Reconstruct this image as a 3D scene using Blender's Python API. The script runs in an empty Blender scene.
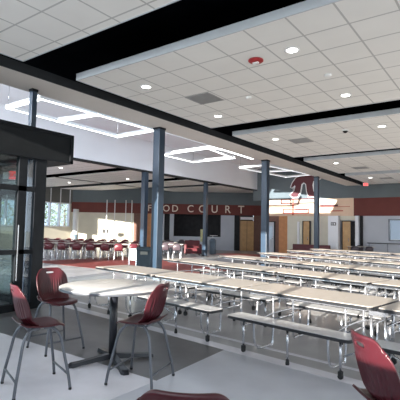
import bpy, bmesh, math, random
from mathutils import Vector, Matrix
random.seed(7)
R = math.radians
S = bpy.context.scene
COL = S.collection

# ------------------------------------------------------------------ camera
EYE = 1.55
F_PX, PITCH, ROLL, YAW = 421.5, 0.06755, 0.01902, 0.63469
fw = Vector((-math.sin(YAW) * math.cos(PITCH), math.cos(YAW) * math.cos(PITCH), math.sin(PITCH)))
rt = Vector((math.cos(YAW), math.sin(YAW), 0))
up = rt.cross(fw)
r2 = rt * math.cos(ROLL) + up * math.sin(ROLL)
u2 = -rt * math.sin(ROLL) + up * math.cos(ROLL)
cam = bpy.data.cameras.new('camera'); cam.sensor_width = 36; cam.lens = 36 * F_PX / 400
cam.clip_end = 400; cam.clip_start = 0.05
co = bpy.data.objects.new('camera', cam); COL.objects.link(co)
m = Matrix.Identity(4)
for i, v in enumerate((r2, u2, -fw)):
    for j in range(3): m[j][i] = v[j]
m.translation = Vector((0, 0, EYE))
co.matrix_world = m
S.camera = co

# ------------------------------------------------------------------ world, sun, daylight fill lights, exposure
w = bpy.data.worlds.new('world'); S.world = w; w.use_nodes = True
nt = w.node_tree; bgn = nt.nodes['Background']
bgn.inputs[0].default_value = (0.80, 0.90, 1.0, 1); bgn.inputs[1].default_value = 1.35
sd = bpy.data.lights.new('sun', 'SUN'); sd.energy = 16; sd.angle = R(0.5); sd.color = (1.0, 0.93, 0.83)
so = bpy.data.objects.new('sun', sd); COL.objects.link(so)
so.rotation_euler = Vector((-0.10, 1.0, -0.17)).to_track_quat('-Z', 'Y').to_euler()

def area(name, loc, direction, sx, sy, power, color=(1, 1, 1)):
    l = bpy.data.lights.new(name, 'AREA'); l.shape = 'RECTANGLE'; l.size = sx; l.size_y = sy
    l.energy = power; l.color = color
    o = bpy.data.objects.new(name, l); COL.objects.link(o); o.location = loc
    o.rotation_euler = Vector(direction).to_track_quat('-Z', 'Z').to_euler()
    return o
# added fill lights standing in for daylight (behind the camera, right side, left hall)
area('daylight_fill_entrance', (-3.5, -2.6, 2.6), (0, 1, 0.25), 18, 3.0, 210, (0.86, 0.93, 1.0))
area('daylight_fill_side', (7.5, 9, 2.4), (-1, 0, 0.45), 20, 3.2, 540, (0.95, 0.97, 1.0))
area('daylight_fill_hall', (-20, 4.5, 2.4), (0, 1, 0.3), 10, 3.6, 340, (0.95, 0.97, 1.0))
area('daylight_fill_vestibule', (-11.5, -0.5, 1.7), (1, .25, -.1), 6, 2.6, 240, (0.72, 0.86, 1.0))
area('daylight_fill_atrium', (-10.4, -1.5, 4.6), (0, 1, 0.3), 5, 1.6, 640, (0.85, 0.92, 1.0))

S.view_settings.view_transform = 'Standard'
S.view_settings.look = 'None'
S.view_settings.gamma = 1
S.view_settings.use_curve_mapping = False
S.view_settings.exposure = 0.42

# ------------------------------------------------------------------ materials
def mat(name, col, rough=0.6, metal=0.0, noise=0.0, nscale=6.0, bump=0.0, spec=0.5, emit=None, estr=0.0, coat=0.0):
    mt = bpy.data.materials.new(name); mt.use_nodes = True
    n = mt.node_tree.nodes; L = mt.node_tree.links
    b = n['Principled BSDF']
    b.inputs['Base Color'].default_value = (*col, 1)
    b.inputs['Roughness'].default_value = rough
    b.inputs['Metallic'].default_value = metal
    b.inputs['Specular IOR Level'].default_value = spec
    b.inputs['Coat Weight'].default_value = coat
    if emit:
        b.inputs['Emission Color'].default_value = (*emit, 1)
        b.inputs['Emission Strength'].default_value = estr
    tc = n.new('ShaderNodeTexCoord')
    tx = n.new('ShaderNodeTexNoise'); tx.inputs['Scale'].default_value = nscale; tx.inputs['Detail'].default_value = 4
    L.new(tc.outputs['Object'], tx.inputs['Vector'])
    rp = n.new('ShaderNodeValToRGB')
    k = noise
    rp.color_ramp.elements[0].position = 0.3; rp.color_ramp.elements[1].position = 0.7
    rp.color_ramp.elements[0].color = (*[max(0, c * (1 - k)) for c in col], 1)
    rp.color_ramp.elements[1].color = (*[min(1, c * (1 + k)) for c in col], 1)
    L.new(tx.outputs['Fac'], rp.inputs['Fac']); L.new(rp.outputs['Color'], b.inputs['Base Color'])
    if bump:
        bp = n.new('ShaderNodeBump'); bp.inputs['Strength'].default_value = bump; bp.inputs['Distance'].default_value = 0.01
        L.new(tx.outputs['Fac'], bp.inputs['Height']); L.new(bp.outputs['Normal'], b.inputs['Normal'])
    return mt

def tile_mat(name, col, line, x0, y0, step, wid, rough=0.9):
    """tiles laid in world X/Y: object coordinates of meshes built at the origin"""
    mt = bpy.data.materials.new(name); mt.use_nodes = True
    n = mt.node_tree.nodes; L = mt.node_tree.links; b = n['Principled BSDF']
    b.inputs['Roughness'].default_value = rough; b.inputs['Specular IOR Level'].default_value = 0.2
    tc = n.new('ShaderNodeTexCoord'); sp = n.new('ShaderNodeSeparateXYZ'); L.new(tc.outputs['Object'], sp.inputs[0])
    masks = []
    for ax, o0 in ((0, x0), (1, y0)):
        a = n.new('ShaderNodeMath'); a.operation = 'SUBTRACT'; a.inputs[1].default_value = o0 - wid / 2 - 200 * step
        L.new(sp.outputs[ax], a.inputs[0])
        md = n.new('ShaderNodeMath'); md.operation = 'MODULO'; md.inputs[1].default_value = step; L.new(a.outputs[0], md.inputs[0])
        lt = n.new('ShaderNodeMath'); lt.operation = 'LESS_THAN'; lt.inputs[1].default_value = wid; L.new(md.outputs[0], lt.inputs[0])
        masks.append(lt)
    mx = n.new('ShaderNodeMath'); mx.operation = 'MAXIMUM'; L.new(masks[0].outputs[0], mx.inputs[0]); L.new(masks[1].outputs[0], mx.inputs[1])
    tx = n.new('ShaderNodeTexNoise'); tx.inputs['Scale'].default_value = 2.2; L.new(tc.outputs['Object'], tx.inputs['Vector'])
    rp = n.new('ShaderNodeValToRGB')
    rp.color_ramp.elements[0].color = (*[c * .95 for c in col], 1); rp.color_ramp.elements[1].color = (*[min(1, c * 1.04) for c in col], 1)
    L.new(tx.outputs['Fac'], rp.inputs['Fac'])
    mc = n.new('ShaderNodeMix'); mc.data_type = 'RGBA'
    L.new(mx.outputs[0], mc.inputs[0]); L.new(rp.outputs[0], mc.inputs[6]); mc.inputs[7].default_value = (*line, 1)
    L.new(mc.outputs[2], b.inputs['Base Color'])
    return mt

def glass_mat(name, col=(0.9, 0.95, 1.0), amt=0.10):
    mt = bpy.data.materials.new(name); mt.use_nodes = True
    n = mt.node_tree.nodes; L = mt.node_tree.links; n.clear()
    out = n.new('ShaderNodeOutputMaterial'); mx = n.new('ShaderNodeMixShader'); tr = n.new('ShaderNodeBsdfTransparent')
    gl = n.new('ShaderNodeBsdfGlossy'); gl.inputs['Roughness'].default_value = 0.03
    tr.inputs[0].default_value = (*col, 1); mx.inputs[0].default_value = amt
    L.new(tr.outputs[0], mx.inputs[1]); L.new(gl.outputs[0], mx.inputs[2]); L.new(mx.outputs[0], out.inputs[0])
    return mt

M = {}
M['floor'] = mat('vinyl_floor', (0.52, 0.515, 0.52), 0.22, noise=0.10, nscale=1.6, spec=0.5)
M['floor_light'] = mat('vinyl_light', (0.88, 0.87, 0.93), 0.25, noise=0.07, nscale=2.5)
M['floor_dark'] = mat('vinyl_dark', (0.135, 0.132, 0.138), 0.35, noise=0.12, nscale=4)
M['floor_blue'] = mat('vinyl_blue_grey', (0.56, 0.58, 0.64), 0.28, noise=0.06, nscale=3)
M['floor_red'] = mat('vinyl_red', (0.22, 0.045, 0.04), 0.5, noise=0.12, nscale=3)
M['tile'] = tile_mat('ceiling_tile', (0.84, 0.825, 0.80), (0.52, 0.51, 0.50), -2.22, 4.74, 0.61, 0.026)
M['fascia'] = mat('cloud_fascia', (0.55, 0.59, 0.64), 0.6, noise=0.03)
M['plenum'] = mat('black_plenum', (0.004, 0.005, 0.007), 1.0, noise=0.2, nscale=2, spec=0.0)
M['soffit'] = mat('soffit_paint', (0.70, 0.66, 0.62), 0.85, noise=0.03, nscale=1)
M['soffit_edge'] = mat('soffit_edge', (0.016, 0.019, 0.023), 0.9, noise=0.1)
M['white_wall'] = mat('white_paint', (0.78, 0.79, 0.83), 0.85, noise=0.02, nscale=1)
M['grey_wall'] = mat('slate_grey_paint', (0.125, 0.148, 0.16), 0.85, noise=0.05, nscale=1.5)
M['lgrey_wall'] = mat('light_grey_paint', (0.46, 0.48, 0.53), 0.85, noise=0.04, nscale=1.5)
M['cream'] = mat('cream_paint', (0.66, 0.62, 0.52), 0.85, noise=0.04, nscale=2)
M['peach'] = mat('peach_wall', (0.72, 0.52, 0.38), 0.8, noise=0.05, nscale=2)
M['band'] = mat('maroon_band', (0.13, 0.026, 0.020), 0.7, noise=0.08, nscale=2)
M['brick'] = mat('brown_brick', (0.17, 0.09, 0.07), 0.85, noise=0.15, nscale=9)
M['orange_wood'] = mat('orange_wood_panel', (0.50, 0.22, 0.09), 0.6, noise=0.10, nscale=5)
M['door_wood'] = mat('maple_door', (0.50, 0.30, 0.13), 0.5, noise=0.12, nscale=4)
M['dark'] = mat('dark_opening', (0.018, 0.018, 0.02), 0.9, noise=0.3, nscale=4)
M['blue_col'] = mat('navy_steel_paint', (0.022, 0.042, 0.070), 0.3, noise=0.06, nscale=3)
M['black_metal'] = mat('black_aluminium', (0.016, 0.018, 0.021), 0.5, noise=0.12, nscale=5, spec=0.05)
M['header'] = mat('charcoal_header', (0.018, 0.020, 0.022), 0.6, noise=0.12, nscale=3, spec=0.05)
M['table_black'] = mat('black_cast_base', (0.012, 0.014, 0.02), 0.35, noise=0.1)
M['maroon'] = mat('maroon_plastic', (0.062, 0.009, 0.014), 0.3, noise=0.05, nscale=8, spec=0.5)
M['maroon_far'] = mat('maroon_plastic_small_chair', (0.09, 0.013, 0.02), 0.35, noise=0.06, nscale=8)
M['grey_plastic'] = mat('dark_grey_plastic', (0.06, 0.045, 0.055), 0.4, noise=0.08)
M['leg'] = mat('grey_powder_steel', (0.13, 0.14, 0.16), 0.35, metal=0.45, noise=0.05)
M['chrome'] = mat('chrome_tube', (0.60, 0.61, 0.64), 0.22, metal=0.9, noise=0.05)
M['laminate'] = mat('beige_laminate', (0.53, 0.48, 0.43), 0.33, noise=0.06, nscale=30)
M['laminate_round'] = mat('pale_grey_laminate', (0.60, 0.585, 0.57), 0.3, noise=0.05, nscale=30)
M['bench'] = mat('grey_bench_laminate', (0.60, 0.60, 0.61), 0.3, noise=0.08, nscale=30)
M['edge'] = mat('black_edge', (0.012, 0.013, 0.016), 0.4, noise=0.1)
M['rubber'] = mat('black_rubber', (0.01, 0.01, 0.012), 0.6, noise=0.1)
M['white_obj'] = mat('white_enamel', (0.80, 0.80, 0.80), 0.5, noise=0.02)
M['bin'] = mat('dark_bin', (0.010, 0.014, 0.02), 0.9, noise=0.1, spec=0.1)
M['bin2'] = mat('blue_grey_bin', (0.10, 0.14, 0.18), 0.4, noise=0.1)
M['letters'] = mat('cream_letters', (0.80, 0.70, 0.58), 0.6, noise=0.02)
M['sign_red'] = mat('crimson_sign', (0.09, 0.008, 0.014), 0.5, noise=0.05)
M['sign_white'] = mat('sign_outline', (0.85, 0.83, 0.82), 0.5, noise=0.02)
M['line_red'] = mat('red_graphic_line', (0.45, 0.07, 0.05), 0.6, noise=0.05)
M['line_dark'] = mat('dark_graphic_line', (0.10, 0.02, 0.02), 0.6, noise=0.05)
M['lamp'] = mat('lit_diffuser', (1, 1, 1), 0.5, emit=(1.0, 0.98, 0.93), estr=9)
M['tube_lamp'] = mat('lit_linear_diffuser', (1, 1, 1), 0.5, emit=(0.93, 0.97, 1.0), estr=3.5)
M['tube_lamp_dim'] = mat('dim_linear_diffuser', (.9, .9, .9), 0.5, emit=(0.93, 0.97, 1.0), estr=0.9)
M['exit'] = mat('lit_exit_face', (0.7, 0.05, 0.05), 0.5, emit=(1.0, 0.06, 0.06), estr=1.6)
M['vent'] = mat('grey_vent', (0.34, 0.34, 0.34), 0.7, noise=0.05)
M['alarm'] = mat('red_alarm', (0.35, 0.015, 0.02), 0.4, noise=0.1)
M['leaf'] = mat('foliage', (0.20, 0.27, 0.16), 0.9, noise=0.4, nscale=3)
M['bark'] = mat('bark', (0.18, 0.15, 0.12), 0.9, noise=0.3)
M['ground'] = mat('ground_outside', (0.42, 0.42, 0.36), 0.9, noise=0.2, nscale=0.3)
M['blind'] = mat('glowing_window_blind', (0.22, 0.28, 0.36), 0.6, noise=0.05, emit=(0.50, 0.62, 0.75), estr=0.25)  # faint emission stands in for daylight behind the pane
M['glass'] = glass_mat('clear_glass')
M['glass_door'] = glass_mat('tinted_glass', (0.70, 0.76, 0.76), 0.04)
M['dkgrey_panel'] = mat('taupe_grey_panel', (0.125, 0.125, 0.12), 0.8, noise=0.05)

# ------------------------------------------------------------------ helpers
class MB:
    def __init__(s): s.bm = bmesh.new()
    def box(s, x0, x1, y0, y1, z0, z1, mtx=None, bev=0):
        vs = [Vector((x, y, z)) for z in (z0, z1) for y in (y0, y1) for x in (x0, x1)]
        if mtx: vs = [mtx @ v for v in vs]
        v = [s.bm.verts.new(p) for p in vs]
        fs = [s.bm.faces.new([v[i] for i in f]) for f in ((0, 2, 3, 1), (4, 5, 7, 6), (0, 1, 5, 4), (1, 3, 7, 5), (3, 2, 6, 7), (2, 0, 4, 6))]
        if bev:
            es = list({e for f in fs for e in f.edges})
            bmesh.ops.bevel(s.bm, geom=es, offset=bev, segments=2, affect='EDGES', profile=0.6)
        return s
    def prism(s, pts, z0, z1, mtx=None):
        a = [s.bm.verts.new((mtx @ Vector((x, y, z0))) if mtx else (x, y, z0)) for x, y in pts]
        b = [s.bm.verts.new((mtx @ Vector((x, y, z1))) if mtx else (x, y, z1)) for x, y in pts]
        n = len(pts)
        s.bm.faces.new(a[::-1]); s.bm.faces.new(b)
        for i in range(n): s.bm.faces.new((a[i], a[(i + 1) % n], b[(i + 1) % n], b[i]))
        return s
    def tube(s, pts, r, seg=8, r_end=None, smooth=True):
        P = [Vector(p) for p in pts]
        if smooth and len(P) > 2:
            Q = []
            for i in range(len(P) - 1):
                p0 = P[max(i - 1, 0)]; p1 = P[i]; p2 = P[i + 1]; p3 = P[min(i + 2, len(P) - 1)]
                for k in range(5):
                    t = k / 5
                    Q.append(0.5 * ((2 * p1) + (p2 - p0) * t + (2 * p0 - 5 * p1 + 4 * p2 - p3) * t * t + (3 * p1 - p0 - 3 * p2 + p3) * t ** 3))
            Q.append(P[-1]); P = Q
        rings = []; n = len(P); ref = None
        for i, p in enumerate(P):
            d = (P[min(i + 1, n - 1)] - P[max(i - 1, 0)]).normalized()
            if ref is None: ref = Vector((0, 0, 1)) if abs(d.z) < 0.9 else Vector((1, 0, 0))
            a = d.cross(ref).normalized(); b = d.cross(a).normalized(); ref = b if False else ref
            if a.length < 1e-6: a = Vector((0, 1, 0)); b = d.cross(a)
            rr = r if r_end is None else r + (r_end - r) * i / (n - 1)
            rings.append([s.bm.verts.new(p + (a * math.cos(2 * math.pi * k / seg) + b * math.sin(2 * math.pi * k / seg)) * rr) for k in range(seg)])
        for i in range(n - 1):
            for k in range(seg):
                f = s.bm.faces.new((rings[i][k], rings[i][(k + 1) % seg], rings[i + 1][(k + 1) % seg], rings[i + 1][k])); f.smooth = True
        s.bm.faces.new(rings[0][::-1]); s.bm.faces.new(rings[-1])
        return s
    def lathe(s, prof, seg=24, c=(0, 0)):
        rings = []
        for (r, z) in prof:
            rings.append([s.bm.verts.new((c[0] + r * math.cos(2 * math.pi * k / seg), c[1] + r * math.sin(2 * math.pi * k / seg), z)) for k in range(seg)])
        for i in range(len(prof) - 1):
            for k in range(seg):
                f = s.bm.faces.new((rings[i][k], rings[i][(k + 1) % seg], rings[i + 1][(k + 1) % seg], rings[i + 1][k])); f.smooth = True
        s.bm.faces.new(rings[0][::-1]); s.bm.faces.new(rings[-1])
        return s
    def build(s, name, mt, parent=None, loc=None, rz=0):
        bmesh.ops.recalc_face_normals(s.bm, faces=s.bm.faces)
        me = bpy.data.meshes.new(name); s.bm.to_mesh(me); s.bm.free()
        me.materials.append(mt)
        o = bpy.data.objects.new(name, me); COL.objects.link(o)
        if parent: o.parent = parent
        if loc: o.location = loc
        o.rotation_euler.z = rz
        return o

def tag(o, label, cat, group=None, kind=None):
    o['label'] = label; o['category'] = cat
    if group: o['group'] = group
    if kind: o['kind'] = kind
    return o
def empty(name, loc=(0, 0, 0), rz=0):
    o = bpy.data.objects.new(name, None); COL.objects.link(o); o.location = loc; o.rotation_euler.z = rz
    o.empty_display_size = 0.1
    return o
def struct(name, mb, mt, label=None):
    o = mb.build(name, mt); o['kind'] = 'structure'
    if label: o['label'] = label
    return o
def part(name, mb, mt, parent, label=None):
    o = mb.build(name, mt, parent)
    if label: o['label'] = label
    return o
def copy_tree(o, parent=None):
    c = o.copy(); COL.objects.link(c)
    if parent: c.parent = parent
    for ch in o.children: copy_tree(ch, c)
    return c
def box1(*a, **k): return MB().box(*a, **k)

# ================================================================== STRUCTURE
H = 4.22
struct('floor', MB().box(-40, 12, -6, 40, -0.10, 0.0), M['floor'])
def inlay(n, pts, mt, z=0.003): struct('trim_%d' % n, MB().prism(pts, 0.0, z), mt)
# foreground tiles: dark band, light square, blue grey field, pale strips
inlay(1, [(-16, 3.29), (-2.93, 3.29), (-3.0, 4.66), (-8.2, 5.22), (-16, 6.1)], M['floor_dark'])
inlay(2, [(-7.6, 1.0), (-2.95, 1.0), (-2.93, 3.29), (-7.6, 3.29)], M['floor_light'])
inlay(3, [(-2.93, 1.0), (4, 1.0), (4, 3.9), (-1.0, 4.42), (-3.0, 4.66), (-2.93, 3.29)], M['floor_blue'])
inlay(4, [(-8.5, 5.23), (-3.0, 4.665), (-1.0, 4.42), (4, 3.9), (4, 4.07), (-1.0, 4.60), (-3.0, 4.85), (-8.5, 5.42)], M['floor_light'], 0.0035)
inlay(5, [(-8.5, 5.72), (-3.0, 5.10), (4, 4.35), (4, 4.42), (-3.0, 5.17), (-8.5, 5.80)], M['floor_light'])
inlay(6, [(-16.6, 10.4), (-9.0, 10.4), (-8.0, 15.6), (-16.6, 15.6)], M['floor_red'])
inlay(7, [(-15.0, 21.2), (-9.0, 21.2), (-9.0, 23.6), (-15.0, 23.6)], M['floor_red'])
inlay(8, [(-26, 8), (-17.2, 8), (-17.2, 22), (-26, 20)], M['floor_blue'])

# black void above the hanging clouds
struct('ceiling', MB().box(-6.9, 8, -4, 25.0, 4.95, 5.1).box(-6.98, -6.86, -4, 25.0, 4.24, 5.1), M['plenum'])
struct('ceiling_left_hall', MB().box(-27, -14.0, 5.0, 28.5, 4.75, 4.9), M['plenum'])
# soffit over the columns
struct('trim_9', MB().box(-7.72, -6.84, -4, 25.0, H, H + 0.04), M['soffit'])
struct('trim_10', MB().box(-6.84, -6.80, -4, 25.0, H - 0.005, H + 0.16), M['soffit_edge'])
# atrium: far wall, roof with an unseen opening added to shape the sun patch
struct('wall_atrium', MB().box(-13.95, -13.65, -4, 25.0, H, 5.65), M['white_wall'])
struct('trim_11', MB().box(-14.02, -13.64, -4, 25.0, H - 0.05, H), M['soffit_edge'])
rf = MB()
rf.prism([(-14, -4), (-6.85, -4), (-6.85, 7.0), (-14, 7.0)], 5.6, 5.7)
rf.prism([(-14, 7.0), (-11.75, 7.0), (-11.75, 25.3), (-14, 25.3)], 5.6, 5.7)
rf.prism([(-11.75, 16.9), (-6.85, 11.8), (-6.85, 25.3), (-11.75, 25.3)], 5.6, 5.7)
struct('ceiling_atrium', rf, M['white_wall'])
rl = MB(); rl.prism([(-11.75, 7.0), (-6.85, 7.0), (-6.85, 11.8), (-11.75, 16.9)], 5.62, 5.64)
struct('added_rooflight', rl, M['glass'])

# hanging clouds
cloud_y = [(-0.60, 3.66), (4.74, 9.05), (10.14, 14.35), (15.33, 19.45), (20.38, 24.75)]
for i, (a, b) in enumerate(cloud_y):
    o = MB().box(-6.33, 7.0, a, b, H, H + 0.03).build('trim_%d' % (12 + i), M['tile']); o['kind'] = 'structure'
    f = MB()
    for (x0, x1, y0, y1) in ((-6.34, 7.0, a - 0.02, a), (-6.34, 7.0, b, b + 0.02), (-6.35, -6.33, a - 0.02, b + 0.02)):
        f.box(x0, x1, y0, y1, H - 0.004, H + 0.12)
    fo = f.build('trim_edge', M['fascia'], o); fo['kind'] = 'structure'
n = 17
for (x0, x1) in ((-26.0, -20.3), (-19.9, -14.0)):
    for (a, b) in ((9.0, 13.0), (13.9, 17.2), (18.3, 20.6), (21.6, 28.0)):
        pts = [(x0, a), (x1, a), (x1, b), (x0, b)]
        if x0 < -21 and b > 20: pts = [(x0, a), (x1, a), (x1, 20.6), (-24.2, 20.6), (x0, 19.3)]
        if b > 25:
            if x0 < -21: continue
            pts = [(-19.9, a), (x1, a), (x1, 27.9), (-19.9, 23.8)]
        o = MB().prism(pts, H, H + 0.025).build('trim_%d' % n, M['tile']); o['kind'] = 'structure'; n += 1

# pi wall (far right), plane Y = 25
Y = 25.0
struct('wall_right', MB().box(-6.79, 8, Y, Y + .2, 0, 1.12).box(-6.79, -5.40, Y, Y + .2, 1.12, 2.22).box(-4.0, 8, Y, Y + .2, 1.12, 2.22).box(-6.79, 8, Y, Y + .2, 2.22, 2.45), M['lgrey_wall'])
struct('wall_upper_grey', MB().box(-13.95, 8, Y, Y + .2, 3.48, 5.65), M['grey_wall'])
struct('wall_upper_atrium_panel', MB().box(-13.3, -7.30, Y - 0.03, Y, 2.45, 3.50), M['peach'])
struct('trim_24', MB().box(-13.3, 8, Y - 0.005, Y + .2, 2.45, 3.48), M['band'])
struct('wall_brick', MB().box(-13.3, -12.03, Y, Y + .2, 0, 2.45), M['brick'])
struct('wall_wood_panel', MB().box(-12.03, -11.45, Y - .02, Y + .2, 0, 2.45), M['orange_wood'])
struct('wall_cream', MB().box(-11.45, -10.47, Y, Y + .2, 0, 2.45).box(-10.47, -8.75, Y, Y + .2, 2.15, 2.45).box(-8.15, -6.79, Y, Y + .2, 2.2, 2.45).box(-10.0, -8.75, Y + 0.3, Y + 0.4, 0, 2.2), M['cream'])
struct('wall_recess', MB().box(-10.5, -6.79, Y + .45, Y + .6, 0, 2.4), M['lgrey_wall'])

def door(nm, x0, x1, y, z1, mt, lab, handle=True, win=None):
    d = MB().box(x0, x1, y, y + .05, 0.01, z1).build(nm, mt); d['kind'] = 'structure'; d['label'] = lab
    fr = MB().box(x0 - .05, x0, y - .02, y + .07, 0, z1 + .05).box(x1, x1 + .05, y - .02, y + .07, 0, z1 + .05).box(x0 - .05, x1 + .05, y - .02, y + .07, z1, z1 + .05)
    part('door_frame', fr, M['soffit_edge'], d)
    if win: part('door_window', MB().box(*win), M['blind'], d)
    if handle: part('handle', MB().tube([(x1 - .1, y - .05, .95), (x1 - .1, y - .05, 1.15)], .015), M['chrome'], d)
    return d
door('door_1', -12.82, -12.35, Y - .06, 2.05, M['lgrey_wall'], 'light grey door in the brown brick', win=(-12.74, -12.45, Y - .075, Y - .06, .95, 1.8))
door('door_2', -10.42, -10.03, Y + .1, 2.12, M['door_wood'], 'open maple door beside the cream wall')
door('door_3', -7.98, -7.52, Y + .1, 2.12, M['door_wood'], 'maple door right of the sunlit pillar')
door('door_4', -7.44, -7.16, Y + .1, 2.1, M['dark'], 'dark glazed door by the white post')
struct('trim_25', MB().box(-10.73, -10.62, Y - .12, Y, 0, 2.1), M['white_wall'])
struct('trim_26', MB().box(-7.16, -6.98, Y - .25, Y, 0, 2.45), M['white_wall'])
struct('trim_27', MB().box(-6.93, -6.79, Y - .12, Y, 0, 2.45), M['dark'])
struct('wall_pillar', MB().box(-8.70, -8.10, Y - .35, Y, 0, 2.45), M['white_wall'])
tg = box1(-8.52, -8.22, Y - .37, Y - .352, 1.88, 2.06).build('room_sign', M['dark']); tag(tg, 'small dark plaque with pale numbers high on the white pillar', 'sign')
part('plaque_numeral', box1(-8.48, -8.42, Y - .376, Y - .37, 1.92, 2.02), M['white_wall'], tg)
part('plaque_numeral', box1(-8.36, -8.26, Y - .376, Y - .37, 1.92, 2.02), M['white_wall'], tg)
# window at right edge
wd = MB().box(-5.36, -4.04, Y + .08, Y + .10, 1.14, 2.20).build('window_2', M['blind']); wd['kind'] = 'structure'
fr = MB()
for b_ in ((-5.43, -5.35, 1.08, 2.26), (-4.05, -3.97, 1.08, 2.26)): fr.box(b_[0], b_[1], Y - .03, Y + .1, b_[2], b_[3])
fr.box(-5.43, -3.97, Y - .03, Y + .1, 1.06, 1.13).box(-5.43, -3.97, Y - .03, Y + .1, 2.2, 2.27)
part('window_frame', fr, M['leg'], wd)
sl = MB()
for k in range(12): sl.box(-5.34, -4.06, Y + .05, Y + .07, 1.17 + k * .088, 1.185 + k * .088)
part('blind_slats', sl, M['blind'], wd)

# FOOD COURT wall : local frame s along the wall, n towards the hall
A0 = Vector((-25.94, 19.38, 0)); Ls = 14.0
WM = Matrix.Translation(A0) @ Matrix.Rotation(YAW, 4, 'Z')     # local x = along wall, local -y = towards camera
def sx(px): return (px - 72) / 421.5 * 31.0
def fbox(mb, p0, p1, z0, z1, d0=0, d1=0.2): return mb.box(sx(p0), sx(p1), d0, d1, z0, z1, WM)
struct('wall_food_court_upper', fbox(MB(), 72, 266, 3.30, 4.95), M['grey_wall'])
struct('trim_28', fbox(MB(), 70, 266, 2.58, 3.32, -.06, .2), M['band'])
struct('wall_food_court_beige', fbox(MB(), 70, 134, 0, 2.6), M['cream'])
struct('wall_food_court_brick', fbox(fbox(MB(), 134, 140.5, 0, 2.6), 254, 268, 0, 2.6), M['brick'])
struct('wall_food_court_wood', fbox(MB(), 140.5, 152, 0, 2.6), M['orange_wood'])
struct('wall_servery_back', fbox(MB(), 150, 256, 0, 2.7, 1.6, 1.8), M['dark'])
struct('wall_servery_piers', fbox(fbox(MB(), 160, 164.5, 0, 2.6), 170, 174, 0, 2.6, -.03, .3), M['lgrey_wall'])
struct('wall_servery_counter', fbox(MB(), 174, 221, 0, 0.95, 0.1, .7), M['lgrey_wall'])
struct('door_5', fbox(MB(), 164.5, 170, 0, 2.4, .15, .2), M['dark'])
struct('door_6', fbox(MB(), 221, 234.5, 0, 2.55, -.02, .1), M['lgrey_wall'], 'pale grey double doors beside the servery')
dd = fbox(MB(), 240.5, 254.0, 0, 2.18, .05, .1).build('door_7', M['door_wood']); dd['kind'] = 'structure'; dd['label'] = 'maple double doors right of the servery'
part('transom_window', fbox(MB(), 240.5, 254.0, 2.26, 2.46, .05, .1), M['white_obj'], dd)
part('door_frame', fbox(fbox(fbox(MB(), 239.5, 240.5, 0, 2.55, 0, .12), 254, 255, 0, 2.55, 0, .12), 247, 247.4, 0, 2.2, .02, .12), M['brick'], dd)
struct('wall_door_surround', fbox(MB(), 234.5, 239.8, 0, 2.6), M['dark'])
struct('wall_return', MB().prism([(-13.3, 25.0), (-13.1, 25.2), (-14.5, 27.9), (-14.75, 27.7)], 0, 5.6), M['brick'])

# window wall of the left hall, plane X = -25.94
X = -25.94
struct('wall_left', MB().box(X - .25, X, 4, 19.4, 0, 1.5).box(X - .25, X, 19.2, 19.4, 1.5, 3.2), M['cream'])
struct('wall_left_upper', MB().box(X - .25, X + .02, 4, 19.4, 3.2, 4.9), M['dkgrey_panel'])
wm = MB()
for k in range(19):
    y = 19.15 - k * .8
    wm.box(X - .2, X + .04, y - .035, y + .035, 1.5, 4.2 if k < 7 else 3.2)
wm.box(X - .2, X + .04, 4, 19.2, 1.48, 1.56).box(X - .2, X + .04, 4, 19.2, 3.15, 3.22)
wl = wm.build('window_3', M['white_wall']); wl['kind'] = 'structure'
part('pane', MB().box(X - .12, X - .10, 4, 19.2, 1.5, 3.2), M['glass'], wl)

# entrance facade behind the camera (the sun comes through it)
fa = MB().box(-14, 7.5, -2.1, -2.0, 0, 1.60).box(-14, 7.5, -2.1, -2.0, 4.22, 5.7)
struct('wall_entrance', fa, M['lgrey_wall'])
fm = MB()
for k in range(17): fm.box(-13.4 + k * 1.3, -13.4 + k * 1.3 + .10, -2.12, -1.95, 1.6, 4.22)
struct('window_4', fm, M['black_metal'])
struct('hall_sun_mask', MB().box(-27, -13.9, 4.0, 4.1, 0, 2.75).box(-20.3, -13.9, 4.0, 4.1, 2.75, 4.9).box(-27, -22.7, 4.0, 4.1, 3.7, 4.9), M['lgrey_wall'])  # unseen wall added to mask the sun; its gaps shape the hall patches
struct('ground_outside', MB().box(-120, 90, -80, 120, -0.3, -0.12), M['ground'])

# ================================================================== OBJECTS
# ---- columns
def column(x, y, wd_, z0, z1, label, name='steel_column'):
    e = empty(name, (x, y, 0)); tag(e, label, 'column', 'navy steel columns' if name == 'steel_column' else None)
    h = wd_ / 2
    part('shaft', MB().box(-h, h, -h, h, 0.03, z1, bev=min(.012, h / 5)), M['blue_col'], e)
    part('base_plate', MB().box(-h - .06, h + .06, -h - .06, h + .06, 0, .03), M['black_metal'], e)
    part('cap_plate', MB().box(-h - .01, h + .01, -h - .01, h + .01, z1 - .05, z1), M['black_metal'], e)
    return e
column(-7.50, 4.59, .11, 0, 4.22, 'slim steel column rising behind the dark entrance header')
column(-7.53, 8.33, .225, 0, 4.22, 'navy square steel column left of centre, nearest the waste bin')
column(-7.52, 14.42, .235, 0, 4.22, 'navy square steel column in the centre, right of the last letter of the wall lettering')
column(-7.66, 20.1, .21, 0, 4.22, 'navy square steel column beside the maroon roof-shaped sign')
column(-13.85, 14.4, .24, 0, 4.20, 'dark steel column on the far side of the atrium, close left of the big centre-left column')
column(-13.85, 19.35, .20, 0, 4.20, 'dark steel column standing in front of the wall lettering')

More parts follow.
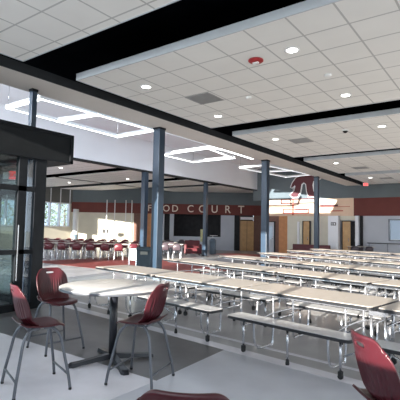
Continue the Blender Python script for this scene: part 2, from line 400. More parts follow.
# ---- vestibule
v = empty('glass_vestibule', (-7.2, 3.74, 0)); tag(v, 'black framed glass entrance vestibule with deep charcoal header at left edge', 'vestibule')
def vb(nm, mt, *bs, **k):
    mb = MB()
    for b_ in bs: mb.box(*b_)
    return part(nm, mb, mt, v, k.get('label'))
part('header', MB().box(-3.4, 0.0, -4.0, 1.56, 2.86, 3.36), M['header'], v)
part('header_trim', MB().box(-3.42, .03, -4.0, 1.60, 3.34, 3.40).box(-.02, .03, 1.53, 1.60, 2.82, 3.36).box(-3.4, .03, -4, 1.60, 2.81, 2.86), M['black_metal'], v)
vb('post', M['black_metal'], (-.22, 0, .79, 1.02, 0, 2.82))
vb('post', M['black_metal'], (-.12, 0, .46, .62, 0, 2.82))
vb('post', M['black_metal'], (-3.3, -3.12, .86, 1.02, 0, 2.82))
vb('post', M['black_metal'], (-1.7, -1.6, .92, 1.02, 0, 2.82))
vb('rail', M['black_metal'], (-.1, 0, -4, .8, 2.18, 2.27))
vb('rail', M['black_metal'], (-.1, 0, -4, .8, 1.02, 1.10))
vb('rail', M['black_metal'], (-.12, 0, -4, .8, 0, .13))
vb('rail', M['black_metal'], (-3.2, -.1, .92, 1.00, 2.18, 2.27))
vb('rail', M['black_metal'], (-3.2, -.1, .92, 1.00, 0, .13))
vb('door_pull', M['chrome'], (.01, .03, .475, .485, .55, 1.55))
vb('glass_pane', M['glass_door'], (-.055, -.045, -4, .46, .13, 2.82))
vb('glass_pane', M['glass'], (-.055, -.045, .62, .79, .13, 2.82))
vb('glass_pane', M['glass_door'], (-3.2, -.2, .955, .965, .13, 2.82))

def text_mesh(name, body, size, mt, mtx, parent=None, ext=0.02, sxy=(1, 1)):
    c = bpy.data.curves.new(name, 'FONT'); c.body = body; c.size = size; c.extrude = ext; c.align_x = 'CENTER'; c.align_y = 'CENTER'
    c.offset = 0.004 * size
    o = bpy.data.objects.new('tmp', c); COL.objects.link(o)
    bpy.context.view_layer.update()
    me = bpy.data.meshes.new_from_object(o.evaluated_get(bpy.context.evaluated_depsgraph_get()))
    bpy.data.objects.remove(o)
    me.transform(mtx @ Matrix.Diagonal((sxy[0], sxy[1], 1, 1)))
    me.materials.clear(); me.materials.append(mt)
    ob = bpy.data.objects.new(name, me); COL.objects.link(ob)
    if parent: ob.parent = parent
    return ob
STAND = Matrix.Rotation(R(90), 4, 'X')
# exit signs
def exit_sign(x, y, z, rz, label, drop):
    e = empty('exit_sign', (x, y, z), rz); e.scale = (.75, .75, .75) if y > 10 else (1, 1, 1); tag(e, label, 'sign')
    part('housing', MB().box(-.17, .17, -.02, .02, -.11, .11, bev=.008), M['white_obj'], e)
    part('lit_face', MB().box(-.15, .15, -.024, -.02, -.09, .09), M['exit'], e)
    part('stem', MB().tube([(0, 0, .1), (0, 0, drop)], .012), M['chrome'], e)
    text_mesh('exit_word', 'EXIT', .15, M['white_obj'], Matrix.Translation((0, -.026, 0)) @ STAND, e, .002)
exit_sign(-8.9, 5.12, 2.66, YAW, 'red lit EXIT sign seen through the vestibule glass', .3)
exit_sign(-6.2, 23.4, 4.08, YAW * .6, 'small red EXIT sign below the far end of the ceiling beam', .9)

# ---- wall letters
lets = [('F', 149.6, 7.0), ('O', 158.5, 7.0), ('O', 166.3, 7.2), ('D', 175, 7.4), ('C', 190.5, 7.8), ('O', 202.5, 8.0), ('U', 214.5, 8.2), ('R', 227.5, 8.4), ('T', 241, 8.6)]
for ch, px, hpx in lets:
    hgt = hpx / 421.5 * 31 * 1.0
    mtx = WM @ Matrix.Translation((sx(px), -.08, 2.96)) @ STAND
    names = {'F': 'first', 'D': 'last', 'U': 'fourth from last', 'R': 'last but one'}
    o = text_mesh('wall_letter', ch, hgt * 1.28, M['letters'], mtx, None, .02, (.95, 1))
    lab = {149.6: 'cream letter F beginning the wall lettering on the maroon band', 158.5: 'cream letter O directly after the F, mostly behind the big column',
           166.3: 'cream letter O standing just before the D', 175: 'cream letter D ending the first word of the wall lettering',
           190.5: 'cream letter C beginning the second word of the wall lettering', 202.5: 'cream letter O between the C and the U, crossed by a column',
           214.5: 'cream letter U on the maroon band', 227.5: 'cream letter R on the maroon band', 241: 'cream letter T ending the wall lettering above the maple doors'}[px]
    tag(o, lab, 'letter', 'wall lettering on the maroon band')

# ---- pi shaped sign and bands of lines on the far wall
sg = empty('wall_emblem', (-10.2, 24.93, 4.25)); tag(sg, 'large maroon roof-legged letter sign with a white outline high on the grey far wall', 'sign')
out = [(-1.02, -.46), (-.86, -.60), (-.52, -.60), (-.36, -.30), (-.28, .18), (-.12, .30), (.04, .18), (.10, -.30), (.20, -.62), (.66, -.62), (.50, -.25), (.44, .10), (.50, .34), (.72, .40), (.92, .50), (.98, .72), (.3, .70), (-.25, .72), (-.62, .60), (-.86, .30), (-.98, 0), (-.86, .02), (-.70, .16), (-.66, .06), (-.74, -.22)]
def solid(pts, y0, y1):
    mb = MB(); mb.prism(pts, -y1, -y0, Matrix.Rotation(R(90), 4, 'X')); return mb
cx = sum(p[0] for p in out) / len(out)
def grow(pts, d):
    res = []; n_ = len(pts)
    for i in range(n_):
        a = Vector(pts[i - 1]); b = Vector(pts[i]); c = Vector(pts[(i + 1) % n_])
        t = (c - a).normalized(); nn = Vector((t.y, -t.x)); res.append(tuple(b + nn * d))
    return res
part('outline', solid(grow(out, .07), -.02, .04), M['sign_white'], sg)
part('letter_face', solid(out, .04 - .10, -.02), M['sign_red'], sg)
def frame_lines(z0, z1, x0, x1, t, mt, label):
    o = MB().box(x0, x1, 24.945, 24.968, z1 - t, z1).box(x0, x1, 24.945, 24.968, z0, z0 + t).box(x0, x0 + t, 24.945, 24.968, z0, z1).box(x1 - t, x1, 24.945, 24.968, z0, z1).build('wall_graphic', mt)
    tag(o, label, 'wall graphic', 'line graphics on the sunlit wall')
frame_lines(3.22, 3.55, -11.9, -9.35, .075, M['line_dark'], 'long thin dark outlined bar graphic, uppermost on the sunlit wall')
frame_lines(2.60, 2.90, -11.75, -10.0, .07, M['line_red'], 'outlined red box graphic at left near the bottom of the sunlit wall')
for (x0, x1, z0, z1, mt, lab) in ((-10.9, -10.1, 2.80, 2.90, 'line_dark', 'short dark red bar graphic left of the column on the sunlit wall'),
                                 (-9.3, -8.2, 3.02, 3.13, 'line_dark', 'dark red bar graphic right of the emblem column on the sunlit wall'),
                                 (-8.9, -7.9, 2.72, 2.78, 'line_red', 'thin red bar graphic low at the right of the sunlit wall'),
                                 (-13.1, -7.5, 2.98, 3.01, 'line_red', 'hairline red stripe graphic running the full width of the sunlit wall'),
                                 (-11.1, -11.0, 2.5, 3.5, 'line_red', 'faint upright red line graphic crossing the left box on the sunlit wall')):
    o = MB().box(x0, x1, 24.93, 24.945, z0, z1).build('wall_graphic', M[mt]); tag(o, lab, 'wall graphic', 'line graphics on the sunlit wall')

# ---- linear light fixtures in the atrium
def fixture(corners, crosses, z, label, wid=.13, lamp='tube_lamp'):
    c = Vector((sum(p[0] for p in corners) / 4, sum(p[1] for p in corners) / 4, z))
    e = empty('linear_light', c); tag(e, label, 'ceiling light', 'suspended linear lights in the atrium')
    def bar(a, b, nm='light_bar', mt=lamp, wid=wid):
        a = Vector((*a, z)) - c; b = Vector((*b, z)) - c; d = (b - a); L_ = d.length; ang = math.atan2(d.y, d.x)
        mt_ = Matrix.Translation(a) @ Matrix.Rotation(ang, 4, 'Z')
        part('housing', MB().box(-wid / 2, L_ + wid / 2, -wid / 2, wid / 2, .0, .09, mt_), M['white_obj'], e)
        part(nm, MB().box(-wid / 2 + .01, L_ + wid / 2 - .01, -wid / 2 + .01, wid / 2 - .01, -.02, -.0, mt_), M[mt], e)
    for i in range(4): bar(corners[i], corners[(i + 1) % 4], wid=wid if i % 2 else wid * .55)
    for a, b in crosses: bar(a, b)
    for (x, y) in corners:
        p = Vector((x, y, z)) - c
        part('hanger_cable', MB().tube([p + Vector((0, 0, .09)), p + Vector((0, 0, 5.6 - z))], .008, 5), M['chrome'], e)
fixture([(-9.95, 6.3), (-9.85, 10.6), (-11.72, 10.65), (-11.55, 6.3)], [((-9.87, 8.2), (-11.62, 8.0))], 4.9, 'glowing rectangular suspended light frame nearest the entrance, above the dark header', .12)
fixture([(-10.1, 14.2), (-10.45, 16.8), (-12.85, 16.8), (-12.82, 14.4)], [((-10.1, 14.2), (-9.7, 14.6)), ((-9.7, 14.6), (-9.8, 17.4))], 4.9, 'glowing rectangular suspended light frame in the middle of the atrium', .13)
fixture([(-10.2, 19.5), (-9.6, 24.2), (-11.4, 24.6), (-11.85, 19.8)], [((-9.8, 22.0), (-11.6, 21.8))], 4.9, 'rectangular suspended light frame farthest away, before the grey end wall', .12, 'tube_lamp_dim')

# ---- downlights, vents, alarm
places = [(-5.5, 5.68, 'near the left end of the second ceiling panel'), (-2.54, 5.68, 'large and near, upper right of the red alarm'), (-2.54, 8.2, 'near the right end of the far edge of the second panel'),
          (-5.52, 8.15, 'beside the beam, just past the grey vent'), (-2.55, 11.15, 'at right on the third ceiling panel'), (-5.5, 11.15, 'dim, left part of the third ceiling panel'),
          (-5.46, 16.38, 'on the fourth ceiling panel near the beam'), (-2.55, 16.4, 'on the fourth ceiling panel far right'), (-5.5, 21.6, 'on the farthest ceiling panel')]
dl0 = None
for x, y, w_ in places:
    if dl0 is None:
        e = empty('downlight', (x, y, H)); dl0 = e
        part('trim_ring', MB().lathe([(.085, -.001), (.115, -.004), (.118, -.012), (.10, -.016), (.082, -.012), (.082, -.006)], 20), M['white_obj'], e)
        part('lens', MB().lathe([(.01, -.012), (.082, -.012), (.082, -.004), (.01, -.004)], 20), M['lamp'], e)
    else:
        e = copy_tree(dl0); e.location = (x, y, H)
    tag(e, 'round recessed downlight ' + w_, 'downlight', 'recessed downlights in the ceiling panels')
for (x, y, w_) in ((-21.5, 11.5, 'at the left'), (-16.6, 11.7, 'near the atrium'), (-21.8, 16, 'farther back left'), (-17, 16.3, 'farther back near the atrium')):
    e = copy_tree(dl0); e.location = (x, y, H); tag(e, 'small downlight in the left hall ceiling ' + w_, 'downlight', 'recessed downlights in the left hall ceiling')
for (x, y, w_) in ((-5.0, 6.88, 'the second ceiling panel'), (-4.97, 11.75, 'the third ceiling panel'), (-5.0, 18.1, 'the fourth ceiling panel'), (-4.9, 22.2, 'the farthest ceiling panel')):
    e = empty('ceiling_vent', (x, y, H)); tag(e, 'square grey return air vent in ' + w_, 'vent', 'return air vents in the ceiling')
    part('frame', MB().box(-.29, .29, -.29, -.26, -.012, 0).box(-.29, .29, .26, .29, -.012, 0).box(-.29, -.26, -.26, .26, -.012, 0).box(.26, .29, -.26, .26, -.012, 0), M['vent'], e)
    g = MB()
    for k in range(12): g.box(-.26, .26, -.255 + k * .043, -.235 + k * .043, -.01, 0)
    part('louvre', g, M['vent'], e)
al = empty('alarm_strobe', (-3.17, 5.72, H)); tag(al, 'round dark red fire alarm on the ceiling', 'alarm')
part('base', MB().lathe([(.115, 0), (.12, -.02), (.10, -.035), (.02, -.04)], 24), M['alarm'], al)
part('strobe_lens', MB().box(-.05, .05, -.025, .025, -.065, -.038, bev=.008), M['white_obj'], al)
for (x, y, w_) in ((-2.45, 6.95, 'beyond the near bright downlight'), (-4.2, 7.3, 'right of the grey vent')):
    o = MB().lathe([(.06, 0), (.065, -.02), (.04, -.035), (.01, -.04)], 16).build('smoke_detector', M['white_obj'], loc=(x, y, H)); tag(o, 'small white smoke detector ' + w_, 'detector', 'white ceiling detectors')
pj = empty('camera_dome', (-3.45, 11.1, H)); tag(pj, 'small dark dome camera on the third ceiling panel', 'security camera')
part('ring', MB().lathe([(.09, 0), (.095, -.02), (.07, -.03)], 18), M['white_obj'], pj)
part('dome', MB().lathe([(.068, -.02), (.062, -.05), (.04, -.075), (.01, -.085)], 18), M['rubber'], pj)

# ---- round high table
t = empty('round_high_table', (-3.73, 3.42, 0), R(65)); tag(t, 'round pale laminate high table on a black cross base among three maroon stools', 'table')
part('tabletop', MB().lathe([(.60, .835), (.612, .84), (.612, .868), (.60, .872), (.01, .872)], 48), M['laminate_round'], t)
part('edge_band', MB().lathe([(.602, .836), (.6165, .838), (.6165, .864), (.602, .866)], 48), M['leg'], t)
part('pole', MB().lathe([(.045, .05), (.045, .83)], 20), M['table_black'], t)
part('top_plate', MB().box(-.2, .2, -.03, .03, .805, .835).box(-.03, .03, -.2, .2, .805, .835), M['table_black'], t)
for k in range(4):
    c, s_ = math.cos(k * math.pi / 2), math.sin(k * math.pi / 2)
    lg = MB(); a = Matrix.Rotation(k * math.pi / 2, 4, 'Z')
    vs = []
    for (x, w_, z0, z1) in ((0.0, .035, .05, .11), (.12, .04, .035, .09), (.36, .042, .02, .055), (.46, .048, .0, .045), (.50, .03, .0, .03)):
        vs.append([lg.bm.verts.new(a @ Vector(p)) for p in ((x, -w_, z0), (x, w_, z0), (x, w_ * .8, z1), (x, -w_ * .8, z1))])
    for i in range(4):
        for j in range(4): lg.bm.faces.new((vs[i][j], vs[i][(j + 1) % 4], vs[i + 1][(j + 1) % 4], vs[i + 1][j]))
    lg.bm.faces.new(vs[0][::-1]); lg.bm.faces.new(vs[-1])
    part('foot', lg, M['table_black'], t)

# ---- stool
def stool_shell_back():
    bm = bmesh.new(); NS, NT = 40, 22
    zb, zt = .60, .99
    def P(u, t_, off):
        # u -1..1 across, t_ 0..1 up
        hw = .180 + .032 * math.sin(min(1, t_ * 1.15) * math.pi * .80) - .022 * (max(0, t_ - .75) / .25) ** 3
        hw *= 1.0
        corner = max(0, abs(u) - .50) / .50
        z = zb + (zt - zb) * t_ - (.066 * corner ** 2.6) * max(0, (t_ - .5) / .5) ** 2
        x = -.165 - .10 * t_ + .080 * u * u * (1 - .25 * t_) - .05 * math.exp(-((t_ - .0) / .12) ** 2) * -1
        rib = 0
        if .08 < t_ < .66 and abs(u) < .8:
            rib = .008 * math.cos(u * math.pi * 13) * math.sin((t_ - .08) / .58 * math.pi) ** .5
        return Vector((x - rib + off, hw * u, z))
    g = [[bm.verts.new(P(-1 + 2 * i / NS, j / NT, 0)) for i in range(NS + 1)] for j in range(NT + 1)]
    for j in range(NT):
        for i in range(NS):
            u = -1 + 2 * (i + .5) / NS; t_ = (j + .5) / NT
            if abs(u) < .26 and .80 < t_ < .90: continue
            f = bm.faces.new((g[j][i], g[j][i + 1], g[j + 1][i + 1], g[j + 1][i])); f.smooth = True
    mb = MB(); mb.bm.free(); mb.bm = bm; return mb
def stool_shell_seat():
    bm = bmesh.new(); N1, N2 = 18, 16
    def P(a, b):   # a 0..1 back to front, b -1..1
        x = -.20 + .43 * a
        hw = .18 + .03 * math.sin(a * math.pi * .8) - .05 * max(0, a - .85) / .15 * .6
        z = .605 + .012 * b * b - .012 * math.sin(a * math.pi) - .035 * max(0, (a - .8) / .2) ** 2 + .03 * max(0, (.15 - a) / .15) ** 2
        x += -.03 * max(0, abs(b) - .6) / .4 * max(0, (a - .6) / .4)
        return (x, hw * b, z)
    g = [[bm.verts.new(P(i / N1, -1 + 2 * j / N2)) for j in range(N2 + 1)] for i in range(N1 + 1)]
    for i in range(N1):
        for j in range(N2):
            f = bm.faces.new((g[i][j], g[i + 1][j], g[i + 1][j + 1], g[i][j + 1])); f.smooth = True
    mb = MB(); mb.bm.free(); mb.bm = bm; return mb
def make_stool():
    e = empty('stool')
    bk = part('backrest', stool_shell_back(), M['maroon'], e)
    so_ = bk.modifiers.new('thick', 'SOLIDIFY'); so_.thickness = .011; so_.offset = 0
    hm = MB()   # handle rim
    pts = []
    for k in range(17):
        an = 2 * math.pi * k / 16
        u = .28 * math.copysign(abs(math.cos(an)) ** .6, math.cos(an)); t_ = .85 + .052 * math.copysign(abs(math.sin(an)) ** .7, math.sin(an))
        pts.append((-.165 - .10 * t_ + .080 * u * u * (1 - .25 * t_), .205 * u, .60 + .39 * t_))
    hm.tube(pts, .008, 6, smooth=False)
    part('handle_rim', hm, M['maroon'], bk)
    st = part('seat', stool_shell_seat(), M['maroon'], e)
    so_ = st.modifiers.new('thick', 'SOLIDIFY'); so_.thickness = .014; so_.offset = 0
    part('seat_frame', MB().tube([(.11, -.14, .577), (.11, .14, .577)], .011).tube([(-.12, -.14, .577), (-.12, .14, .577)], .011).tube([(-.12, 0, .577), (.11, 0, .577)], .011), M['leg'], e)
    for sy in (-1, 1):
        for sxn in (-1, 1):
            lg = part('leg', MB().tube([(sxn * .02, sy * .125, .575), (sxn * .10, sy * .145, .57), (sxn * .165, sy * .17, .49), (sxn * .20, sy * .20, .32), (sxn * .235, sy * .235, .13), (sxn * .25, sy * .25, .012)], .0145, 8), M['leg'], e)
            part('glide', MB().lathe([(.014, 0), (.016, .006), (.015, .022)], 10, (sxn * .25, sy * .25)), M['rubber'], lg)
    for sxn in (-1, 1):
        part('foot_rail', MB().tube([(sxn * .232, -.232, .14), (sxn * .232, .232, .14)], .010, 8), M['leg'], e)
    return e
st0 = make_stool()
stools = [(-3.72, 2.44, R(72), 'maroon shell stool at the left end of the round table, back towards us'),
          (-4.68, 3.33, R(-8), 'maroon shell stool behind the round table, its seat facing us'),
          (-3.06, 3.20, R(196), 'maroon shell stool right of the round table pole, back turned to us'),
          (-.50, 2.60, R(43), 'close-up maroon stool at the right edge with its top in sunshine'),
          (-1.03, 1.38, R(120), 'maroon stool at the bottom edge, only the top of its backrest in view')]
for i, (x, y, a, lab) in enumerate(stools):
    e = st0 if i == 0 else copy_tree(st0)
    e.location = (x, y, .004); e.rotation_euler.z = a
    tag(e, lab, 'stool', 'maroon high stools')

# ---- cafeteria bench tables
def rrect(x0, x1, y0, y1, r, seg=4):
    pts = []
    for cx_, cy_, a0 in ((x1 - r, y1 - r, 0), (x0 + r, y1 - r, 90), (x0 + r, y0 + r, 180), (x1 - r, y0 + r, 270)):
        for k in range(seg + 1):
            a = R(a0 + 90 * k / seg); pts.append((cx_ + r * math.cos(a), cy_ + r * math.sin(a)))
    return pts
def make_bench_table():
    e = empty('bench_table')
    for sg_ in (-1, 1):
        x0, x1 = (.03, 1.84) if sg_ > 0 else (-1.84, -.03)
        tp = part('tabletop', MB().prism(rrect(x0, x1, -.40, .40, .05), .728, .752), M['laminate'], e)
        part('edge_band', MB().prism(rrect(x0 - .006, x1 + .006, -.406, .406, .054), .712, .746), M['edge'], tp, 'black edge')
        part('table_rail', MB().box(x0 + .1, x1 - .1, -.30, -.27, .68, .712).box(x0 + .1, x1 - .1, .27, .30, .68, .712), M['chrome'], e)
        for sy in (-1, 1):
            b = part('bench', MB().prism(rrect(x0 + .06 if sg_ > 0 else x0 + .12, x1 - .12 if sg_ > 0 else x1 - .06, sy * .66 - .14, sy * .66 + .14, .05), .445, .462), M['bench'], e)
            part('edge_band', MB().prism(rrect(x0 + .055 if sg_ > 0 else x0 + .115, x1 - .115 if sg_ > 0 else x1 - .055, sy * .66 - .145, sy * .66 + .145, .055), .424, .457), M['edge'], b, 'black edge')
            for k, xx in enumerate((.25, .90, 1.55)):
                xx *= sg_
                lg = part('leg', MB().tube([(xx, sy * .66, .43), (xx, sy * .66, .055)], .015, 8), M['chrome'], e)
                if k != 1: part('caster', MB().tube([(xx, sy * .66 - .014, .035), (xx, sy * .66 + .014, .035)], .028, 12).box(xx - .02, xx + .02, sy * .66 - .022, sy * .66 + .022, .045, .09), M['rubber'], lg)
                else: part('glide', MB().lathe([(.022, 0), (.024, .02), (.018, .06)], 10, (xx, sy * .66)), M['rubber'], lg)
        for xx in (.40, 1.40):
            xx *= sg_
            f = MB()
            for sy in (-1, 1):
                f.tube([(xx, sy * .24, .70), (xx, sy * .24, .12), (xx, sy * .34, .07), (xx, sy * .60, .10), (xx, sy * .65, .42)], .014, 8)
            f.tube([(xx, -.24, .38), (xx, .24, .38)], .013, 6)
            f.tube([(xx, -.64, .40), (xx, -.24, .46), (xx, .24, .46), (xx, .64, .40)], .013, 6)
            part('support_frame', f, M['chrome'], e)
    f = MB()
    for sy in (-1, 1):
        for sg_ in (-1, 1):
            f.tube([(sg_ * .075, sy * .30, .70), (sg_ * .075, sy * .30, .08)], .016, 8)
            f.tube([(sg_ * .075, sy * .30, .30), (sg_ * .42, sy * .24, .12)], .012, 6)
    f.tube([(-.075, -.30, .55), (-.075, .30, .55)], .012, 6).tube([(.075, -.30, .55), (.075, .30, .55)], .012, 6)
    f.box(-.09, .09, -.33, -.27, .655, .70).box(-.09, .09, .27, .33, .655, .70)
    part('folding_frame', f, M['chrome'], e, 'chrome folding frame at the joint')
    for sy in (-1, 1):
        for sg_ in (-1, 1): part('caster', MB().tube([(sg_ * .075, sy * .30 - .015, .04), (sg_ * .075, sy * .30 + .015, .04)], .04, 12), M['rubber'], e)
    return e
bt = make_bench_table()
first = True
# row: near edge height Y at X=-2.5, slope, Y centre offset
rows = [(4.94, .155, 'first row'), (7.12, .235, 'second row'), (9.30, .26, 'third row'), (11.60, .30, 'fourth row'), (14.05, .30, 'fifth row'), (16.5, .28, 'sixth row')]
for ri, (yn, sl_, rn) in enumerate(rows):
    ang = -math.atan(sl_)
    ca = math.cos(ang)
    xl = [-6.63, -7.15, -6.9, -7.0, -7.0, -7.0][ri]
    for k in range(2):
        xc = xl + (1.85 + k * 3.73) * ca
        yc = yn - sl_ * (xc + 2.5) + .40 / ca
        e = bt if first else copy_tree(bt); first = False
        e.location = (xc, yc, .002); e.rotation_euler.z = ang
        side = ('left-hand' if k == 0 else 'right-hand')
        tag(e, '%s folding bench table in the %s from the front, beige top and grey benches' % (side, rn), 'table', 'folding cafeteria bench tables in rows')

# ---- far dining area : small maroon chairs and tables
def make_chair(sm):
    e = empty('dining_chair')
    bm = MB()
    b = bmesh.new(); N = 8
    prof = [(-.21, .78), (-.19, .62), (-.17, .49), (-.12, .445), (.05, .44), (.17, .445), (.20, .425)]
    hw = [.17, .20, .19, .19, .20, .19, .17]
    g = [[b.verts.new((x + (.04 * (2 * j / N - 1) ** 2 if z > .5 else 0), h * (2 * j / N - 1), z + (.012 * (2 * j / N - 1) ** 2 if z < .5 else -.03 * abs(2 * j / N - 1) ** 4 * (z > .7)))) for j in range(N + 1)] for (x, z), h in zip(prof, hw)]
    def sheet(a, c):
        m_ = MB()
        gg = [[m_.bm.verts.new(v_.co) for v_ in g[i]] for i in range(a, c)]
        for i in range(len(gg) - 1):
            for j in range(N):
                f = m_.bm.faces.new((gg[i][j], gg[i][j + 1], gg[i + 1][j + 1], gg[i + 1][j])); f.smooth = True
        return m_
    for nm, a, c in (('backrest', 0, 4), ('seat', 3, 7)):
        o = part(nm, sheet(a, c), sm, e); q = o.modifiers.new('thick', 'SOLIDIFY'); q.thickness = .012; q.offset = 0
    b.free(); bm.bm.free()
    for sx_ in (-1, 1):
        for sy in (-1, 1):
            part('leg', MB().tube([(sx_ * .08, sy * .14, .425), (sx_ * .15, sy * .17, .38), (sx_ * .20, sy * .20, .0)], .013, 6), M['chrome'], e)
    return e
def make_small_table():
    e = empty('dining_table')
    part('tabletop', MB().prism(rrect(-.64, .64, -.38, .38, .06), .715, .745), M['laminate'], e)
    for sx_ in (-1, 1):
        for sy in (-1, 1): part('leg', MB().tube([(sx_ * .54, sy * .30, .715), (sx_ * .54, sy * .30, 0)], .02, 6), M['chrome'], e)
    return e
ch0 = make_chair(M['maroon_far']); tb0 = make_small_table(); ch1 = make_chair(M['grey_plastic'])
used = {}
def place(proto, loc, rz, label, cat, group):
    e = proto if id(proto) not in used else copy_tree(proto); used[id(proto)] = 1
    e.location = loc; e.rotation_euler.z = rz; tag(e, label, cat, group); return e
def ground(px, D):      # a spot on the floor at depth D seen around column px
    c = (px - 200) / 421.5
    p = rt * (c * D) + Vector((-math.sin(YAW), math.cos(YAW), 0)) * D
    return (p.x, p.y, 0.003)
ordn = ['first', 'second', 'third', 'fourth', 'fifth', 'sixth', 'seventh', 'eighth', 'ninth', 'tenth', 'eleventh', 'twelfth']
ROWD = [(20.3, 'nearest dining row', [44, 72, 100, 127.5]), (23.0, 'middle dining row', [57, 82, 106, 131]), (25.9, 'rear dining row', [53, 76, 98, 121])]
FWY = R(90) + YAW   # facing away from the camera
for D, rn, cols in ROWD:
    for ti, px in enumerate(cols):
        place(tb0, ground(px, D), YAW + R(random.uniform(-4, 4)), 'pale rectangular table in the %s of the left hall, %s from left' % (rn, ordn[ti]), 'table', 'pale tables of the far dining area')
        dx = .34 / D * 421.5
        for q, (ox, od, a) in enumerate(((-1, -.62, FWY), (1, -.62, FWY), (-1, .62, FWY + math.pi), (1, .62, FWY + math.pi))):
            gx = ground(px + ox * dx, D + od)
            where = ('near' if od < 0 else 'far') + ' side, ' + ('left' if ox < 0 else 'right')
            place(ch0, gx, a + R(random.uniform(-14, 14)), 'maroon chair on the %s of the %s table in the %s' % (where, ordn[ti], rn), 'chair', 'maroon chairs of the far dining area')
for ti, (px, D) in enumerate([(172, 21.4), (167, 24.2), (164, 27.0), (187, 27.6)]):
    place(tb0, ground(px, D), YAW, 'pale table before the dark servery opening, %s from left' % ordn[ti], 'table', 'pale tables before the servery')
    dx = .30 / D * 421.5
    for ox in (-1, 1):
        for od in (-.62, .62):
            place(ch1, ground(px + ox * dx, D + od), FWY if od < 0 else FWY + math.pi, 'dark chair at the %s table before the servery, %s %s side' % (ordn[ti], 'near' if od < 0 else 'far', 'left' if ox < 0 else 'right'), 'chair', 'dark chairs before the servery')
place(tb0, ground(361, 24.6 * .93), YAW, 'small pale table beside the white post at the far right wall', 'table', None)
for k, (px, od, a) in enumerate(((354, -.68, FWY), (368, -.68, FWY), (361, .68, FWY + math.pi))):
    place(ch1, ground(px, 22.9 + od), a, ['dark chair near left of the table by the white post', 'dark chair near right of the table by the white post', 'dark chair behind the table by the white post'][k], 'chair', 'dark chairs by the white post')

# ---- bins, seats, posts and smaller things
def wheeled_bin(loc, rz, label, mt, w_, h_):
    e = empty('waste_bin', loc, rz); tag(e, label, 'bin')
    part('body', MB().box(-w_ / 2, w_ / 2, -w_ / 2, w_ / 2, .02, h_ * .86, bev=.02), mt, e)
    part('lid', MB().box(-w_ / 2 - .02, w_ / 2 + .02, -w_ / 2 - .02, w_ / 2 + .02, h_ * .86, h_, bev=.03), mt, e)
    part('flap', MB().box(-w_ / 4, w_ / 4, -w_ / 2 - .025, -w_ / 2 - .015, h_ * .72, h_ * .84), M['rubber'], e)
    return e
wheeled_bin((-10.14, 10.64, 0), YAW, 'dark square waste bin left of the big navy column', M['bin'], .50, .88)
nb = empty('bin_lit_side', (-10.05, 10.02, 0), YAW * .55); tag(nb, 'white panel standing for the sunlit left side of the dark waste bin', 'notice board')
nb.location = (-10.50, 10.42, 0)
part('panel', MB().box(-.14, .14, -.015, .015, .42, .82), M['white_obj'], nb)  # sunlit side of the bin put in as a white panel
part('stand', MB().box(-.14, -.12, -.01, .01, 0, .42).box(.12, .14, -.01, .01, 0, .42).box(-.14, .14, -.15, .15, 0, .02), M['chrome'], nb)
b2 = empty('waste_bin', ground(213.5, 26)); tag(b2, 'tall blue grey round bin in front of the servery', 'bin')
part('body', MB().lathe([(.18, .0), (.20, .03), (.21, .78)], 20), M['bin2'], b2)
part('lid', MB().lathe([(.22, .78), (.22, .84), (.12, .95), (.02, .96)], 20), M['bin2'], b2)
part('tray', MB().box(-.14, .26, -.14, .14, 1.12, 1.14).tube([(0, 0, .95), (0, 0, 1.13)], .015), M['white_obj'], b2)
fs = empty('floor_sign', ground(203.5, 25.8), YAW); tag(fs, 'yellowish upright menu sign on a stand before the servery', 'sign')
part('board', MB().box(-.15, .15, -.015, .015, .75, 1.5), mat('pale_yellow_board', (.42, .42, .22), .7, noise=.3, nscale=8), fs)
part('stand', MB().box(-.02, .02, -.02, .02, .02, .75).box(-.16, .16, -.14, .14, 0, .02), M['black_metal'], fs)
ac = empty('armchair', ground(193.5, 24.6), YAW + R(6)); tag(ac, 'dark maroon upholstered armchair before the servery', 'armchair')
part('seat', MB().box(-.42, .42, -.36, .36, .10, .42, bev=.05), M['sign_red'], ac)
part('backrest', MB().box(-.45, .45, .25, .45, .10, .85, bev=.06), M['sign_red'], ac)
for s_ in (-1, 1): part('armrest', MB().box(min(s_ * .35, s_ * .5), max(s_ * .35, s_ * .5), -.36, .40, .10, .64, bev=.05), M['sign_red'], ac)
for s_ in (-1, 1):
    for q in (-1, 1): part('leg', MB().box(s_ * .38 - .02, s_ * .38 + .02, q * .3 - .02, q * .3 + .02, 0, .12), M['rubber'], ac)
bh = empty('booth_bench', (-9.35, 23.4, 0)); tag(bh, 'long low dark maroon bench between the far column and the white pillar', 'bench')
part('seat', MB().box(-1.1, 1.1, -.28, .22, .0, .42, bev=.03), M['sign_red'], bh)
part('backrest', MB().box(-1.12, 1.12, .18, .36, .0, .74, bev=.04), M['sign_red'], bh)
hr = empty('handrail', (-5.9, 24.75, 0)); tag(hr, 'thin steel handrail along the pale grey far wall', 'rail')
part('rail', MB().tube([(-.6, 0, .92), (3.5, 0, .92)], .025), M['leg'], hr)
for k in range(5): part('post', MB().tube([(-.5 + k * .98, 0, 0), (-.5 + k * .98, 0, .92)], .02), M['leg'], hr)
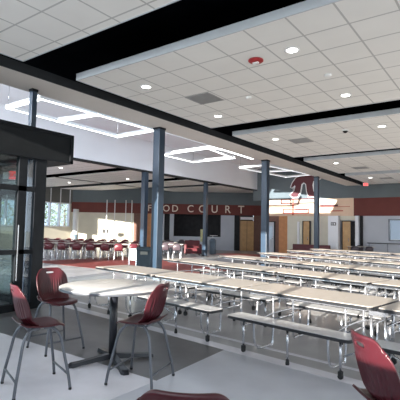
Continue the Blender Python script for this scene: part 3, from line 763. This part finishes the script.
# slim pale poles in front of the beige wall
for k, (px, w_) in enumerate(((107, 'farthest left of the four'), (115, 'second of the four from the left'), (126, 'third of the four from the left'), (132, 'rightmost of the four'))):
    g_ = ground(px, 28.6)
    e = empty('slim_pole', (g_[0], g_[1], 0)); tag(e, 'slim pale upright pole before the beige wall, ' + w_, 'pole', 'slim pale poles by the beige wall')
    part('pole', MB().tube([(0, 0, .02), (0, 0, 3.38)], .03, 8), M['white_obj'], e)
    part('base', MB().lathe([(.16, 0), (.16, .015), (.04, .03)], 16), M['white_obj'], e)
g_ = ground(76.3, 29.8); e = empty('round_column', (g_[0], g_[1], 0)); tag(e, 'white round column standing in sunshine beside the left windows', 'column')
part('shaft', MB().lathe([(.19, .1), (.19, 2.75)], 20), M['white_obj'], e); part('base', MB().lathe([(.21, 0), (.21, .95), (.19, .97)], 20), M['bin2'], e)
mo = empty('monitor', ground(106.5, 29.6), YAW); tag(mo, 'small dark monitor on a stand before the beige wall', 'monitor')
part('screen', MB().box(-.22, .22, -.02, .02, 1.10, 1.38), M['rubber'], mo); part('stand', MB().box(-.02, .02, -.02, .02, .02, 1.10).box(-.2, .2, -.15, .15, 0, .02), M['black_metal'], mo)

# ---- trees outside the left windows
def tree(x, y, h, label, seed):
    rnd = random.Random(seed)
    e = empty('tree', (x, y, -.12)); tag(e, label, 'tree', 'trees outside the left windows')
    part('trunk', MB().tube([(0, 0, 0), (.1, .05, h * .4), (0, .1, h * .75)], .16, 8, .05), M['bark'], e)
    m_ = MB()
    for k in range(900):
        a = rnd.uniform(0, 6.28); zz = rnd.uniform(.25, 1.0); rr = h * .36 * math.sqrt(rnd.random()) * math.sin(min(1, (1.06 - zz) * 1.6) * 1.57)
        p = Vector((rr * math.cos(a), rr * math.sin(a), zz * h)); d1 = Vector((rnd.uniform(-1, 1), rnd.uniform(-1, 1), rnd.uniform(-1, 1))).normalized() * .12; d2 = Vector((rnd.uniform(-1, 1), rnd.uniform(-1, 1), rnd.uniform(-1, 1))).normalized() * .12
        m_.bm.faces.new([m_.bm.verts.new(q) for q in (p, p + d1, p + d1 + d2, p + d2)])
    part('foliage', m_, M['leaf'], e)
tree(-32.0, 20.8, 4.2, 'green tree behind the left panes of the window wall', 1)
tree(-36.5, 26.3, 4.6, 'green tree behind the right panes of the window wall', 2)
tree(-31.5, 16.6, 4.4, 'green tree seen through the vestibule glass', 3)
